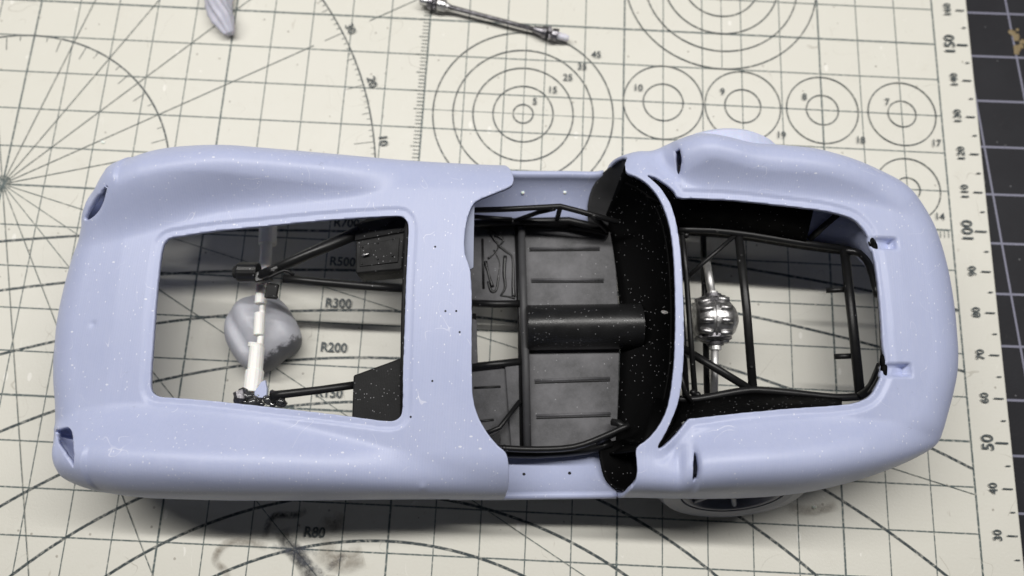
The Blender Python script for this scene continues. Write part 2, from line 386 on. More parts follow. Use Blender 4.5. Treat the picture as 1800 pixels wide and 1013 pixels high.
smear([(568, 908), (590, 925), (600, 900)], .16, SM2); smear([(560, 960), (600, 985), (640, 975)], .3, SM2)
smear([(1385, 893), (1425, 897), (1470, 888)], .13, SM2)
# ------------------------------------------------------------------ body shell of the model car
car = empty('model_race_car', (float(toworld((9.3, 0))[0]), float(toworld((9.3, 0))[1]), 0))
tag(car, 'unpainted lavender resin race car body with black tube frame, open cockpit, bonnet and tail', 'model car')
near_side = [(88, 600), (85, 640), (86, 680), (89, 712), (89, 745), (90, 768), (93, 790), (102, 815), (117, 838), (131, 850), (160, 860), (200, 868), (260, 875), (330, 878), (420, 880), (520, 880), (620, 879), (720, 878), (800, 878), (888, 878),
             (960, 877), (1060, 876), (1110, 875), (1150, 876), (1200, 877), (1260, 877), (1330, 875), (1400, 868), (1450, 858), (1500, 845), (1560, 825), (1610, 803), (1636, 788), (1652, 768), (1662, 740), (1672, 705), (1681, 665), (1684, 630)]
far_side = [(1683, 600), (1680, 560), (1675, 520), (1668, 480), (1658, 440), (1645, 402), (1628, 372), (1608, 346), (1588, 327), (1560, 311), (1520, 295), (1480, 281), (1430, 268), (1390, 258), (1340, 247), (1290, 239), (1245, 235), (1210, 238), (1180, 246), (1150, 257), (1125, 263), (1100, 268), (1075, 278), (1050, 286),
            (1000, 288), (940, 288), (880, 287), (800, 284), (720, 281), (640, 276), (560, 270), (480, 264), (420, 259), (370, 258), (330, 260), (290, 266), (250, 277), (220, 287), (203, 297), (190, 316), (176, 338), (158, 360), (145, 380), (137, 403), (130, 425), (120, 450), (112, 477), (103, 510), (95, 545), (90, 575)]
def zw_of(X): return np.interp(X, [0, 1.0, 2.0, 17, 18.6], [1.35, 1.5, 1.6, 1.6, 1.55])
RROLL = .95
ol = []
raw = [(p, 1.55) for p in near_side + far_side]
W0 = np.array([list(at(p[0], p[1], z))[:2] for p, z in raw])
for i in range(len(W0)):
    t = W0[(i + 1) % len(W0)] - W0[i - 1]; n = np.array([t[1], -t[0]]); n = n / np.linalg.norm(n)      # outward (loop runs counter-clockwise)
    s_ = float((W0[i] - CP[:2]) @ n) / (CP[2] - 1.6)
    xc = tocar(W0[i])[0]; H_ = np.interp(xc, [0, 1.2, 3, 15, 18, 18.7], [.6, 1.0, 1.4, 1.5, .9, .8]) + np.interp(xc, [11, 12.2, 14.5, 16], [0, .65, .65, 0])
    if s_ > 0: ol.append(W0[i] - n * (math.sqrt((s_ * H_) ** 2 + RROLL ** 2) - RROLL))
    else: ol.append(W0[i])
OL = catmull(ol, 5, closed=True); OLc = tocar(OL)
def sdf(P, poly):
    """signed distance (+ inside), plus inward unit direction"""
    P = np.asarray(P); n = len(P); best = np.full(n, 1e9); grad = np.zeros((n, 2)); ins = np.zeros(n, bool)
    A = poly; B = np.roll(poly, -1, 0)
    for a, b in zip(A, B):
        d = b - a; L = d @ d
        if L < 1e-12: continue
        t = np.clip(((P - a) @ d) / L, 0, 1); q = P - (a + t[:, None] * d); D = (q * q).sum(1)
        m = D < best; best[m] = D[m]; grad[m] = q[m]
        c = ((a[1] > P[:, 1]) != (b[1] > P[:, 1]))
        if c.any():
            xs = a[0] + (P[:, 1] - a[1]) / ((b[1] - a[1]) or 1e-12) * d[0]; ins ^= c & (P[:, 0] < xs)
    D = np.sqrt(best); g = grad / (D[:, None] + 1e-9); g[~ins] *= -1
    return np.where(ins, D, -D), g
def carpoly(pts, z, n=5, closed=True):
    zz = z if callable(z) else (lambda x: z)
    W = [tocar(np.array(at(a, b, zz(a)))) for a, b in pts]
    return catmull(W, n, closed) if n > 1 else np.array(W)
HOOD = carpoly([(291, 420), (285, 428), (281, 445), (277, 480), (272, 540), (268, 600), (264, 650), (263, 676), (266, 690), (277, 697), (295, 699), (350, 703), (420, 710), (500, 719), (580, 728), (640, 736), (672, 740), (690, 740), (702, 733), (707, 715), (708, 660), (710, 600), (712, 540), (714, 480), (717, 420), (717, 395), (710, 381), (695, 377), (640, 380), (560, 386), (460, 396), (380, 404), (320, 413), (300, 416)], lambda x: np.interp(x, [265, 450, 715], [2.3, 2.5, 2.72]), 3)
REAR = carpoly([(1136, 305), (1152, 320), (1165, 335), (1180, 362), (1190, 400), (1196, 450), (1199, 500), (1201, 560), (1201, 620), (1198, 670), (1192, 706), (1181, 738), (1168, 765), (1157, 784), (1159, 789), (1168, 787), (1181, 775), (1197, 757), (1212, 738), (1220, 736), (1300, 727), (1400, 718), (1475, 713), (1515, 706), (1537, 693), (1550, 670), (1558, 650), (1562, 635), (1557, 605), (1555, 570), (1552, 530), (1547, 480), (1541, 445), (1532, 413), (1515, 390), (1495, 378), (1450, 368), (1400, 362), (1300, 352), (1230, 347), (1195, 345), (1188, 335), (1174, 322), (1158, 311), (1143, 305)], lambda x: np.interp(x, [1140, 1200, 1560], [2.95, 2.95, 2.72]), 3)
COCK = carpoly([(894, 262), (896, 289), (901, 305), (902, 322), (893, 332), (868, 342), (842, 352), (830, 362), (821, 385), (816, 420), (818, 450), (827, 480), (829, 540), (829, 600), (829, 650), (831, 700), (841, 735), (857, 763), (875, 784), (889, 797), (894, 825), (894, 855), (889, 876), (888, 905),
                (1000, 912), (1090, 905), (1108, 866), (1117, 848), (1119, 820), (1117, 793), (1122, 784), (1140, 771), (1160, 746), (1175, 712), (1183, 660), (1186, 610), (1187, 560), (1186, 500), (1183, 440), (1175, 390), (1160, 352), (1140, 327), (1118, 312), (1101, 303), (1100, 285), (1097, 262), (1000, 250)], lambda x: np.interp(x, [822, 1000, 1190], [2.7, 2.6, 2.95]), 3)
SCN = carpoly([(97, 758), (103, 753), (112, 750), (121, 751), (127, 761), (129, 780), (130, 805), (129, 824), (122, 812), (110, 792), (100, 773)], 1.9, 3)
SCF = carpoly([(190, 322), (186, 340), (182, 355), (174, 371), (162, 383), (151, 388), (147, 383), (153, 370), (163, 353), (176, 337)], 1.9, 3)
SLF = carpoly([(1195, 248), (1199, 252), (1203, 270), (1204, 285), (1202, 293), (1199, 285), (1196, 268)], 3.3, 3)
SLN = carpoly([(1226, 790), (1229, 797), (1231, 822), (1231, 842), (1228, 852), (1225, 840), (1225, 812)], 3.3, 3)
def sm(x, a, b):
    t = np.clip((x - a) / (b - a), 0, 1); return t * t * (3 - 2 * t)
VN = carpoly([(95, 742), (160, 725), (280, 722), (420, 736), (600, 772), (720, 800), (890, 830)], 2.3, 4, False); VF = carpoly([(135, 416), (250, 395), (380, 365), (560, 350), (640, 343), (730, 322), (893, 310)], 2.4, 4, False)
RN = carpoly([(1190, 800), (1215, 772), (1290, 748), (1400, 741), (1500, 743), (1665, 752)], 2.8, 4, False); RF = carpoly([(1175, 295), (1205, 318), (1260, 330), (1400, 338), (1550, 352), (1640, 385)], 2.8, 4, False)
def ztop(P):
    X, Y = P[:, 0], P[:, 1]
    z = np.interp(X, [0, .6, 1.5, 3, 5, 7.3, 8.6, 9.6, 10.8, 11.8, 14, 16, 17.3, 18.2, 18.8], [1.95, 2.08, 2.25, 2.42, 2.58, 2.72, 2.78, 2.85, 2.95, 3.0, 2.97, 2.8, 2.6, 2.42, 2.3])
    z = z - .012 * Y * Y
    yo = np.interp(X, [0, 2, 4, 9, 11, 13, 15, 17, 18.6], [3.2, 3.5, 3.6, 3.45, 3.6, 3.75, 3.6, 3.1, 2.4])
    for V, sg, rear in ((VN, -1, 0), (VF, 1, 0), (RN, -1, 1), (RF, 1, 1)):
        o = np.argsort(V[:, 0]); yv = np.abs(np.interp(X, V[o, 0], V[o, 1]))
        q = (sg * Y - yv) / np.maximum(yo - yv, .25)
        if rear: A = np.interp(X, [9.8, 10.6, 11.5, 12.5, 13.5, 15, 16.5, 17.6, 18.4], [0, .18, .48, .72, .75, .62, .42, .2, 0])
        else: A = np.interp(X, [.0, .3, .75, 1.1, 2, 3.8, 6, 8, 8.7, 9.5], [.0, .08, .6, .68, .80, .84, .54, .18, .06, 0])
        z = z + .9 * A * sm(q, -.12, .66) * (Y * sg > 0)
    return z
def zfull(P):
    """surface height incl. grooves, recesses, edge roll; also returns displaced plan positions"""
    d, g = sdf(P, OLc); z = ztop(P)
    X, Y = P[:, 0], P[:, 1]
    dc = sm(-sdf(P, COCK)[0], .22, .5)
    for poly in (HOOD, REAR):
        do = np.where(dc > 0, -sdf(P, poly)[0], 9) if poly is REAR else -sdf(P, poly)[0]
        zf = z.copy()
        z = z - .034 * (1 - sm(do, .12, .165)) - .012 * np.exp(-((do - .145) / .022) ** 2)
        if poly is REAR: z = zf + (z - zf) * dc
    # hinge pockets behind the tail opening
    for (ax, ay, bx, by) in ((1536, 417, 1582, 434), (1556, 640, 1607, 660)):
        a = tocar(np.array(at(ax, ay, 2.7))); b = tocar(np.array(at(bx, by, 2.7)))
        x0, x1 = a[0], b[0]; y0, y1 = min(a[1], b[1]), max(a[1], b[1])
        inx = sm(X, x0 - .1, x0) * (1 - sm(X, x1 - .02, x1 + .035)); iny = sm(Y, y0 - .03, y0 + .03) * (1 - sm(Y, y1 - .03, y1 + .03))
        z = z - inx * iny * (.05 + .20 * np.clip((X - x0) / (x1 - x0), 0, 1))
    # scoops ahead of the slots on the rear wings
    for q, zz in (((1199, 272), 3.2), ((1228, 822), 3.2)):
        c = tocar(np.array(at(*q, zz))); dx = X - c[0]; dy = (Y - c[1]) / .36
        z = z - .15 * np.where(dx < 0, np.exp(-(dx / .42) ** 2), np.exp(-(dx / .03) ** 2)) * np.exp(-dy ** 4)
    # collar of the headlamp openings
    for sc in (SCN, SCF):
        ds = -sdf(P, sc)[0]; z = z + .07 * np.exp(-(ds / .09) ** 2)
    # small dents and a raised pip
    for q, r, h in (((740, 840), .05, .05), ((395, 432), .06, -.03), ((130, 560), .05, -.03)):
        c = tocar(np.array(at(*q, 2.8))); z = z + h * np.exp(-((X - c[0]) ** 2 + (Y - c[1]) ** 2) / r ** 2)
    zw = zw_of(X); R = np.where(X < 1.5, .8, RROLL)
    a = np.clip(d / R, 0, 1); nd = np.where(d < R, R * (1 - np.cos(a * math.pi / 2)), d)
    zz = np.where(d >= R, z, zw + (z - zw) * np.sin(a * math.pi / 2))
    t = np.maximum(-d, 0); nd = np.where(d < 0, .03 * t + .20 * t * t, nd); zz = np.where(d < 0, zw - t, zz)
    Q = P + g * (nd - d)[:, None]
    return Q, zz, d
ST = .042
gx = np.concatenate([np.arange(-1.15, 10.8, ST), np.arange(10.8, 12.5, .016), np.arange(12.5, 19.9, ST)]); gy = np.arange(-4.9, 4.9, .036); GX, GY = np.meshgrid(gx, gy, indexing='ij'); P = np.stack([GX.ravel(), GY.ravel()], -1)
Q, ZZ, D = zfull(P)
E_SK = .95
field = D + E_SK
W3 = np.concatenate([toworld(Q), ZZ[:, None]], 1)
QP = tocar(CP[:2] + (W3[:, :2] - CP[:2]) * ((1.9 - CP[2]) / (W3[:, 2:3] - CP[2])))
for poly in (SCN, SCF):
    field = np.where(P[:, 0] < 2.2, np.minimum(field, -sdf(QP, poly)[0]), field)
NOI = .0025 * np.sin(Q[:, 0] * 9.1 + 2 * np.sin(Q[:, 1] * 4)) * np.sin(Q[:, 1] * 7.7 + Q[:, 0]) + .0018 * np.sin(Q[:, 0] * 23 + Q[:, 1] * 31)
for poly in (HOOD, REAR, COCK, SLF, SLN):
    # openings are cut in plan at the final position of the skin
    field = np.minimum(field, -sdf(Q, poly)[0] + NOI)
for xw in (3.55, 13.9):
    field = np.where(D < .3, np.minimum(field, np.sqrt((Q[:, 0] - xw) ** 2 + (ZZ - .55) ** 2) - 1.05), field)
def clipped(field, V3, nx, ny, sel):
    idx = {}; verts = []; faces = []
    def vid(i):
        k = idx.get(i)
        if k is None: k = idx[i] = len(verts); verts.append(V3[i])
        return k
    def eid(i, j):
        if i > j: i, j = j, i
        k = idx.get((i, j))
        if k is None:
            t = field[i] / (field[i] - field[j]); k = idx[(i, j)] = len(verts); verts.append(V3[i] + (V3[j] - V3[i]) * t)
        return k
    pos = field > 0
    for ix in range(nx - 1):
        base = ix * ny
        for iy in range(ny - 1):
            a = base + iy; b = a + ny; c = b + 1; d = a + 1
            s = pos[a] + pos[b] + pos[c] + pos[d] if False else int(pos[a]) + int(pos[b]) + int(pos[c]) + int(pos[d])
            if s == 0 or not sel[a]: continue
            if s == 4: faces.append((vid(a), vid(b), vid(c), vid(d))); continue
            out = []; ring = (a, b, c, d)
            for k in range(4):
                i, j = ring[k], ring[(k + 1) % 4]
                if pos[i]: out.append(vid(i))
                if pos[i] != pos[j]: out.append(eid(i, j))
            if len(out) >= 3: faces.append(tuple(out))
    return verts, faces
WQ = toworld(Q); V3 = np.concatenate([WQ, ZZ[:, None]], 1)
nx, ny = len(gx), len(gy)
def shell(name, sel, label=None):
    v, f = clipped(field, V3, nx, ny, sel)
    o = mk(name, v, f, RES, None, True)
    m = o.modifiers.new('solid', 'SOLIDIFY'); m.thickness = .085; m.offset = -1; m.use_rim = True
    if label: o['label'] = label
    child(o, car); return o
front = shell('front_bodywork', P[:, 0] < 10.05); rear = shell('rear_bodywork', P[:, 0] >= 10.05)
def zat(pts_car):
    return zfull(np.asarray(pts_car))[1]
# headlamp bowls
def bowl(poly, name, parent):
    Pn = []; z0 = []
    ok = np.where((P[:, 0] < 2.5) & (D > .02))[0]
    for q in poly[::2]:
        k = ok[np.argmin(((QP[ok] - q) ** 2).sum(1))]; Pn.append(Q[k]); z0.append(ZZ[k])
    Pn = np.array(Pn); z0 = np.array(z0)
    for _ in range(3): Pn = (np.roll(Pn, 1, 0) + 2 * Pn + np.roll(Pn, -1, 0)) / 4; z0 = (np.roll(z0, 1) + 2 * z0 + np.roll(z0, -1)) / 4
    c = Pn.mean(0) + np.array([.10, 0]); W = []
    rows = []
    for k, (s, dz) in enumerate(((1.08, -.09), (1.10, -.24), (1.0, -.42), (.75, -.55), (.35, -.6))):
        q = c + (Pn - c) * s if k else Pn.mean(0) + (Pn - Pn.mean(0)) * 1.06
        w_ = toworld(q); rows.append([(w_[i][0], w_[i][1], z0[i] * (1 - k / 5) + z0.mean() * (k / 5) + dz) for i in range(len(Pn))])
    o = MB().loft(rows, True); o.add([rows[-1][i] for i in range(len(Pn))], [tuple(range(len(Pn)))])
    child(o.build(name, RES, smooth=True, thick=.03), parent)
bowl(SCN, 'headlamp_recess', front); bowl(SCF, 'headlamp_recess', front)
# small drilled holes in the scuttle: black plugs paint the shade inside
for q in ((783, 547), (802, 547), (760, 670), (765, 434), (808, 584), (851, 816), (722, 733)):
    p = np.array(at(*q, 2.7)); z = float(zat([tocar(p)])[0]); p = at(*q, z)
    o = MB().tube([(p.x, p.y, z - .08), (p.x, p.y, z + .003)], .021, 10).build('drill_hole_shade', HOLE_SHADE); child(o, front)
# ---- sills between the two bodywork sections
def sill(side):
    X = np.linspace(8.2, 11.55, 34); rows = [];
    P_ = OLc[(OLc[:, 1] * side > 0) & (OLc[:, 0] > 7) & (OLc[:, 0] < 13)]; o_ = np.argsort(P_[:, 0]); W_ = np.abs(np.interp(X, P_[o_, 0], P_[o_, 1]))
    prof = [(-.22, .60), (-.06, .9), (.0, 1.2), (.0, 1.5), (-.04, 1.56), (-.09, 1.55), (-.12, 1.46), (-.18, 1.34), (-.32, 1.18), (-.55, 1.0), (-.8, .88), (-1.05, .80)]
    for dy, z in prof: rows.append([(*toworld((X[i], side * (W_[i] + dy))), z) for i in range(len(X))])
    if side > 0: rows = rows[::-1]
    o = MB().loft(rows); o = o.build('door_sill', RES, smooth=True, thick=.05); child(o, car)
    for xx in ((8.95, 9.8) if side < 0 else ()):
        pass
    return o
sn = sill(-1); sf = sill(1)
for q in ((921, 834), (1001, 832)):
    p = at(*q, 1.07); child(MB().ball((p.x, p.y, 1.10), .035, 10, 6).build('drill_hole_shade', HOLE_SHADE), sn)  # black beads paint the shade of the sill holes
LIT = plain_resin('bare_resin_pip', (.82, .82, .78, 1), .5, .3)
for q in ((919, 339), (993, 338)):
    p = at(*q, 1.17); child(MB().ball((p.x, p.y, 1.17), .045, 12, 8, (1, 1, .8)).build('resin_pip', LIT), sf)
o = MB().prism(px([(834, 356), (812, 385), (808, 420), (812, 455), (826, 474), (832, 470), (833, 400)], 2.60), .06).build('scuttle_patch', plain_resin('shaded_sanded_resin', (.22, .245, .34, 1), .5, 0)); child(o, front)  # darker resin tone paints in the shade of a face turned from the lamp
# ------------------------------------------------------------------ black tub, floor, bulkhead
def plate(name, pts, z, th, mat, par=car, bevel=.02):
    o = MB().prism(px(pts, z), th).build(name, mat, bevel=bevel); child(o, par); return o
def tubes(name, runs, r, mat=TUBE, par=car, seg=12):
    """each run is one tube object"""
    for pts in runs:
        rr = r
        if isinstance(pts, dict): rr = pts['r']; s_ = pts.get('s', 0); pts = pts['p']
        else: s_ = 0
        o = MB().tube(px(pts), rr, seg, s_).build(name, mat, smooth=True); child(o, par)
flf = plate('floor_panel', [(921, 398), (1030, 393), (1074, 402), (1083, 470), (1090, 585), (925, 586)], .95, .08, FLR)
fln = plate('floor_panel', [(925, 588), (1090, 587), (1087, 700), (1084, 784), (926, 788)], .95, .08, FLR)
GR = black('groove_black', .01, .5, .02)
for par, a, b in ((flf, (931, 437), (1054, 436)), (flf, (934, 492), (1061, 492)), (fln, (940, 669), (1072, 665)), (fln, (943, 731), (1073, 727))):
    A, B = at(*a, .952), at(*b, .952)
    g_ = MB().tube([A, B], .032, 8).build('pressed_rib', FLR, smooth=True); child(g_, par)
    o = A + Vector((0, -.055, 0)); q_ = B + Vector((0, -.055, 0)); g_ = MB().tube([o, q_], .018, 6).build('groove', GR); child(g_, par)
# foot wells
fw = plate('footwell_panel', [(820, 398), (906, 396), (908, 531), (826, 528)], 1.0, .08, FLR)
fw2 = plate('footwell_panel', [(815, 648), (893, 642), (905, 735), (909, 800), (830, 800)], 1.0, .08, FLR)
plate('side_gusset', [(887, 640), (912, 637), (914, 790), (899, 800), (893, 720)], 1.07, .05, FLR)
for a, b, par in (((833, 682), (880, 680), fw2), ((835, 742), (868, 738), fw2), ((848, 420), (850, 508), fw)):
    A, B = at(*a, 1.0), at(*b, 1.0); g_ = MB().tube([A, B], .028, 8).build('pressed_rib', GR, smooth=True); child(g_, par)
# glue runs on the far footwell
gl = [[(858, 400), (868, 420), (876, 432), (870, 445), (858, 455)], [(876, 432), (890, 443), (901, 455), (902, 500), (903, 522)], [(868, 440), (878, 462), (876, 490), (872, 510), (864, 512), (857, 495)], [(888, 450), (886, 480), (888, 505), (880, 520)], [(853, 460), (858, 480), (866, 505)], [(880, 520), (893, 522), (905, 524)], [(852, 400), (866, 410), (884, 422), (880, 430)]]
for g_ in gl:
    o = MB().tube([at(a, b, 1.0) for a, b in g_], [random.uniform(.012, .05) for _ in g_], 8, 4).build('glue_run', BLK, smooth=True); child(o, fw)
# cross tubes of the floor frame
tubes('frame_tube', [[(916, 392, 1.12), (921, 560, 1.12), (924, 640, 1.12), (927, 790, 1.12)]], .085, TUBEF)
tubes('frame_tube', [[(820, 533, 1.05), (870, 535, 1.05), (914, 534, 1.05)], [(815, 647, 1.05), (914, 636, 1.05)]], .085)
tubes('frame_tube', [[(908, 398, 1.02), (914, 560, 1.02), (916, 790, 1.02)], [(833, 552, 1.0), (836, 640, 1.0)], [(914, 705, 1.15), (878, 752, 1.3), (840, 768, 1.4)]], .05)
plate('seat_bracket', [(858, 770), (879, 757), (880, 772), (878, 800), (862, 790)], 1.35, .3, BLK)
plate('pedal_bracket', [(829, 560), (838, 562), (839, 640), (829, 642)], 1.1, .12, FLR)
# transmission tunnel: half cylinder with a closed front
def tunnel():
    A, B = at(926, 577, 1.02), at(1125, 574, 1.02); ax = (B - A).normalized(); sd = Vector((-ax.y, ax.x, 0)); R = .50; n = 20; rows = []
    for k, P_ in enumerate((A, A + ax * .03, B)):
        rows.append([P_ + sd * (math.cos(math.pi * i / n) * (R if k else R * .96)) + Vector((0, 0, 1)) * (math.sin(math.pi * i / n) * (R * 1.15 if k else R * 1.1)) for i in range(n + 1)])
    m = MB().loft(rows); m.add(rows[0], [tuple(range(n + 1))]); m.add(rows[-1], [tuple(range(n + 1))[::-1]])
    return m
o = tunnel().build('transmission_tunnel', black('satin_black_tunnel', .008, .33, .5, .5, r=.009), smooth=True, bevel=0); child(o, car)
c_ = at(924, 575, 1.3)
# bulkhead: raked black panel rising from the floor to the hoop
low = [(1064, 382), (1072, 405), (1080, 450), (1086, 500), (1090, 550), (1091, 600), (1090, 650), (1088, 700), (1085, 750), (1080, 785), (1062, 800)]
up = [(1098, 292), (1130, 316), (1155, 345), (1175, 395), (1187, 460), (1191, 530), (1191, 590), (1187, 650), (1177, 712), (1156, 752), (1122, 792)]
L_ = catmull([np.array(at(a, b, .93)) for a, b in low], 5); U_ = catmull([np.array(at(a, b, 2.62)) for a, b in up], 5)
rows = []
for k in range(13):
    t = k / 12; rows.append([Vector(L_[i] * (1 - t) + U_[i] * t) + Vector((.42 * math.sin(math.pi * t) * math.sin(math.pi * i / (len(L_) - 1)) ** .6, 0, -.12 * math.sin(math.pi * t))) for i in range(len(L_))])
bh = MB().loft(rows).build('rear_bulkhead', BLK2, smooth=True, thick=.05); child(bh, car)
tubes('bulkhead_rim', [{'p': [(1100, 322, 2.3), (1122, 333, 2.45), (1145, 352, 2.5), (1163, 392, 2.5), (1174, 450, 2.5), (1179, 520, 2.5), (1179, 590, 2.5), (1176, 650, 2.5), (1166, 706, 2.5)], 'r': .022, 's': 5}], .02, BLK2)
p = at(1168, 549, 2.55); child(MB().ball((p.x, p.y, p.z), .05, 8, 6, (1.3, .8, .8), .2).build('resin_crumb', plain_resin('grey_crumb', (.3, .29, .28, 1))), bh)
def panel(name, g_, mat=EAR, th=.05):
    rows = [px(r) for r in g_]; rows2 = [[Vector(q) for q in catmull(r, 4)] for r in rows]
    cols = list(zip(*rows2)); cols = [[Vector(q) for q in catmull(list(c), 4)] for c in cols]
    o = MB().loft(cols).build(name, mat, smooth=True, thick=th); child(o, car); return o
panel('side_ear_panel', [[(1034, 392, .95), (1033, 362, 1.1), (1042, 328, 1.3), (1062, 302, 1.6), (1084, 286, 2.0), (1098, 278, 2.35)],
                         [(1055, 396, .93), (1056, 368, 1.05), (1066, 340, 1.25), (1082, 318, 1.6), (1096, 300, 2.0), (1103, 292, 2.35)],
                         [(1076, 400, .92), (1079, 378, 1.05), (1090, 356, 1.25), (1101, 336, 1.6), (1108, 318, 2.1), (1112, 312, 2.5)]])
panel('side_ear_panel', [[(1052, 780, 1.2), (1056, 815, 1.25), (1064, 842, 1.4), (1080, 858, 1.55), (1098, 863, 1.62)],
                         [(1074, 776, 1.15), (1080, 806, 1.15), (1088, 830, 1.25), (1098, 846, 1.4), (1110, 857, 1.62)],
                         [(1100, 772, 1.3), (1108, 795, 1.25), (1114, 815, 1.25), (1119, 832, 1.35), (1120, 848, 1.6)],
                         [(1124, 776, 2.3), (1126, 796, 2.1), (1126, 815, 1.95), (1125, 832, 1.7), (1122, 850, 1.5)]], BLK2)
# cockpit side tubes
tubes('frame_tube', [{'p': [(820, 370, 1.95), (890, 368, 1.95), (985, 363, 1.95), (1020, 372, 1.9), (1087, 391, 1.8)], 'r': .062},
                     {'p': [(820, 394, 1.25), (900, 390, 1.25), (1000, 388, 1.25), (1060, 402, 1.25)], 'r': .085},
                     {'p': [(833, 381, 1.5), (900, 386, 1.4)], 'r': .05}, {'p': [(905, 388, 1.3), (945, 374, 1.7), (975, 367, 1.95)], 'r': .05},
                     {'p': [(985, 364, 1.95), (979, 386, 1.3)], 'r': .055}, {'p': [(1040, 378, 1.9), (1068, 405, 1.3)], 'r': .07}, {'p': [(1000, 398, 1.05), (1040, 403, 1.1), (1070, 408, 1.2)], 'r': .09}], .06)
tubes('frame_tube', [{'p': [(868, 787, 1.6), (940, 790, 1.6), (1008, 786, 1.6), (1060, 768, 1.65), (1106, 747, 1.7)], 'r': .062, 's': 3},
                     {'p': [(860, 796, 1.2), (940, 799, 1.2), (1030, 792, 1.2), (1075, 778, 1.2)], 'r': .085, 's': 2}, {'p': [(1076, 742, 1.2), (1088, 744, 1.3), (1098, 752, 1.4)], 'r': .075}, {'p': [(1050, 778, 1.3), (1080, 763, 1.6)], 'r': .06}], .06)
p = at(886, 788, 1.6); child(MB().ball(p, .075, 12, 8).build('tube_joint', TUBE, smooth=True), car)
# black tub sides under the tubes
child(MB().loft([px([(820, 392, 1.15), (900, 388, 1.15), (1000, 387, 1.15), (1066, 402, 1.1)]), px([(822, 400, .92), (905, 400, .92), (1000, 402, .92), (1066, 412, .92)])]).build('tub_side', BLK, thick=.05), car)
child(MB().loft([px([(866, 800, 1.15), (940, 803, 1.15), (1030, 797, 1.15), (1066, 785, 1.1)]), px([(866, 786, .92), (940, 788, .92), (1030, 786, .92), (1066, 780, .92)])]).build('tub_side', BLK, thick=.05), car)
# ------------------------------------------------------------------ engine bay at the front
def knuckle(c, r, L, dirv, par, mat=BLK):
    d = Vector(dirv).normalized(); c = Vector(c); m = MB().tube([c - d * L / 2, c - d * L * .42, c + d * L * .42, c + d * L / 2], [r * .93, r, r, r * .93], 20)
    return child(m.build('hub_carrier', mat, smooth=False), par)
fb = knuckle(at(437, 479, 1.7), .22, .42, (1, .04, 0), car)
child(MB().tube([at(418, 479, 1.7), at(412, 479, 1.7)], .13, 14).build('hub_socket', HOLE_SHADE), fb)  # black stub paints the shade inside the socket
o = MB(); o.box(at(463, 487, 1.72), .32, .24, .26, .3); o.tube([at(452, 492, 1.7), at(478, 475, 1.95), at(492, 468, 1.9)], [.10, .09, .07], 10); child(o.build('upright', BLK, bevel=.03), fb)
o = MB(); o.box(at(478, 512, 1.72), .24, .32, .12, -.05); o.box(at(480, 522, 1.78), .2, .05, .08, -.05); child(o.build('mount_lug', BLKP, bevel=.015), fb)
tubes('suspension_arm', [{'p': [(458, 484, 1.9), (540, 448, 1.85), (632, 408, 1.8)], 'r': [.10, .115, .14]}, {'p': [(498, 490, 1.9), (560, 496, 1.8), (640, 503, 1.7), (712, 508, 1.65)], 'r': .09}, {'p': [(466, 492, 1.95), (500, 476, 2.0), (516, 484, 1.9)], 'r': .035, 's': 3}], .1)
# black equipment boxes
def eqbox(pts_top, z, th, name):
    o = MB().prism([at(a, b, q) for a, b, q in pts_top], th).build(name, BLKP, bevel=.03); child(o, car); return o
bx = eqbox([(625, 424, 2.05), (712, 408, 2.25), (706, 474, 2.2), (625, 481, 2.05)], 2.1, .8, 'equipment_box')
rows_ = [px([(625, 424, 2.05), (625, 396, 1.75), (660, 380, 1.6)]), px([(712, 408, 2.25), (716, 378, 2.1), (716, 372, 1.9)])]
child(MB().loft(rows_).build('box_flank', BLKP, thick=.05), bx)
A = [(633, 432, 2.085), (702, 418, 2.25), (699, 461, 2.225), (632, 469, 2.085)]
child(MB().prism([at(a, b, q) for a, b, q in A], .02).build('cover_plate', BLKP, bevel=.012), bx)
p = at(650, 444, 2.13); child(MB().tube([(p.x, p.y, p.z - .03), (p.x, p.y, p.z + .005)], .085, 20).build('cover_hole_shade', HOLE_SHADE), bx)  # black disc in place of the shade within the cover's hole
child(MB().tube([at(636, 450, 2.16), at(648, 446, 2.18)], .022, 8).build('bright_pin', SIL, smooth=True), bx)
for q in ((637, 435), (664, 428), (691, 421), (690, 450), (664, 456), (636, 464), (705, 404), (705, 470)):
    p = at(*q, np.interp(q[0], [633, 705], [2.09, 2.245])); child(MB().ball((p.x, p.y, p.z + .004), .022, 8, 5).build('rivet', BLK, smooth=True), bx)
bx2 = eqbox([(621, 660, 2.05), (706, 629, 2.2), (712, 690, 2.2), (708, 745, 2.2), (618, 745, 2.05)], 2.1, .8, 'equipment_box')
for k in range(6):
    p = at(704, 650 + k * 15, 2.2); child(MB().ball((p.x, p.y, p.z + .005), .022, 8, 5).build('rivet', BLK, smooth=True), bx2)
tubes('scuttle_hoop', [{'p': [(722, 372, 2.2), (716, 400, 2.4), (713, 480, 2.45), (710, 560, 2.45), (709, 640, 2.45), (709, 745, 2.4)], 'r': .06}], .06, BLKP)
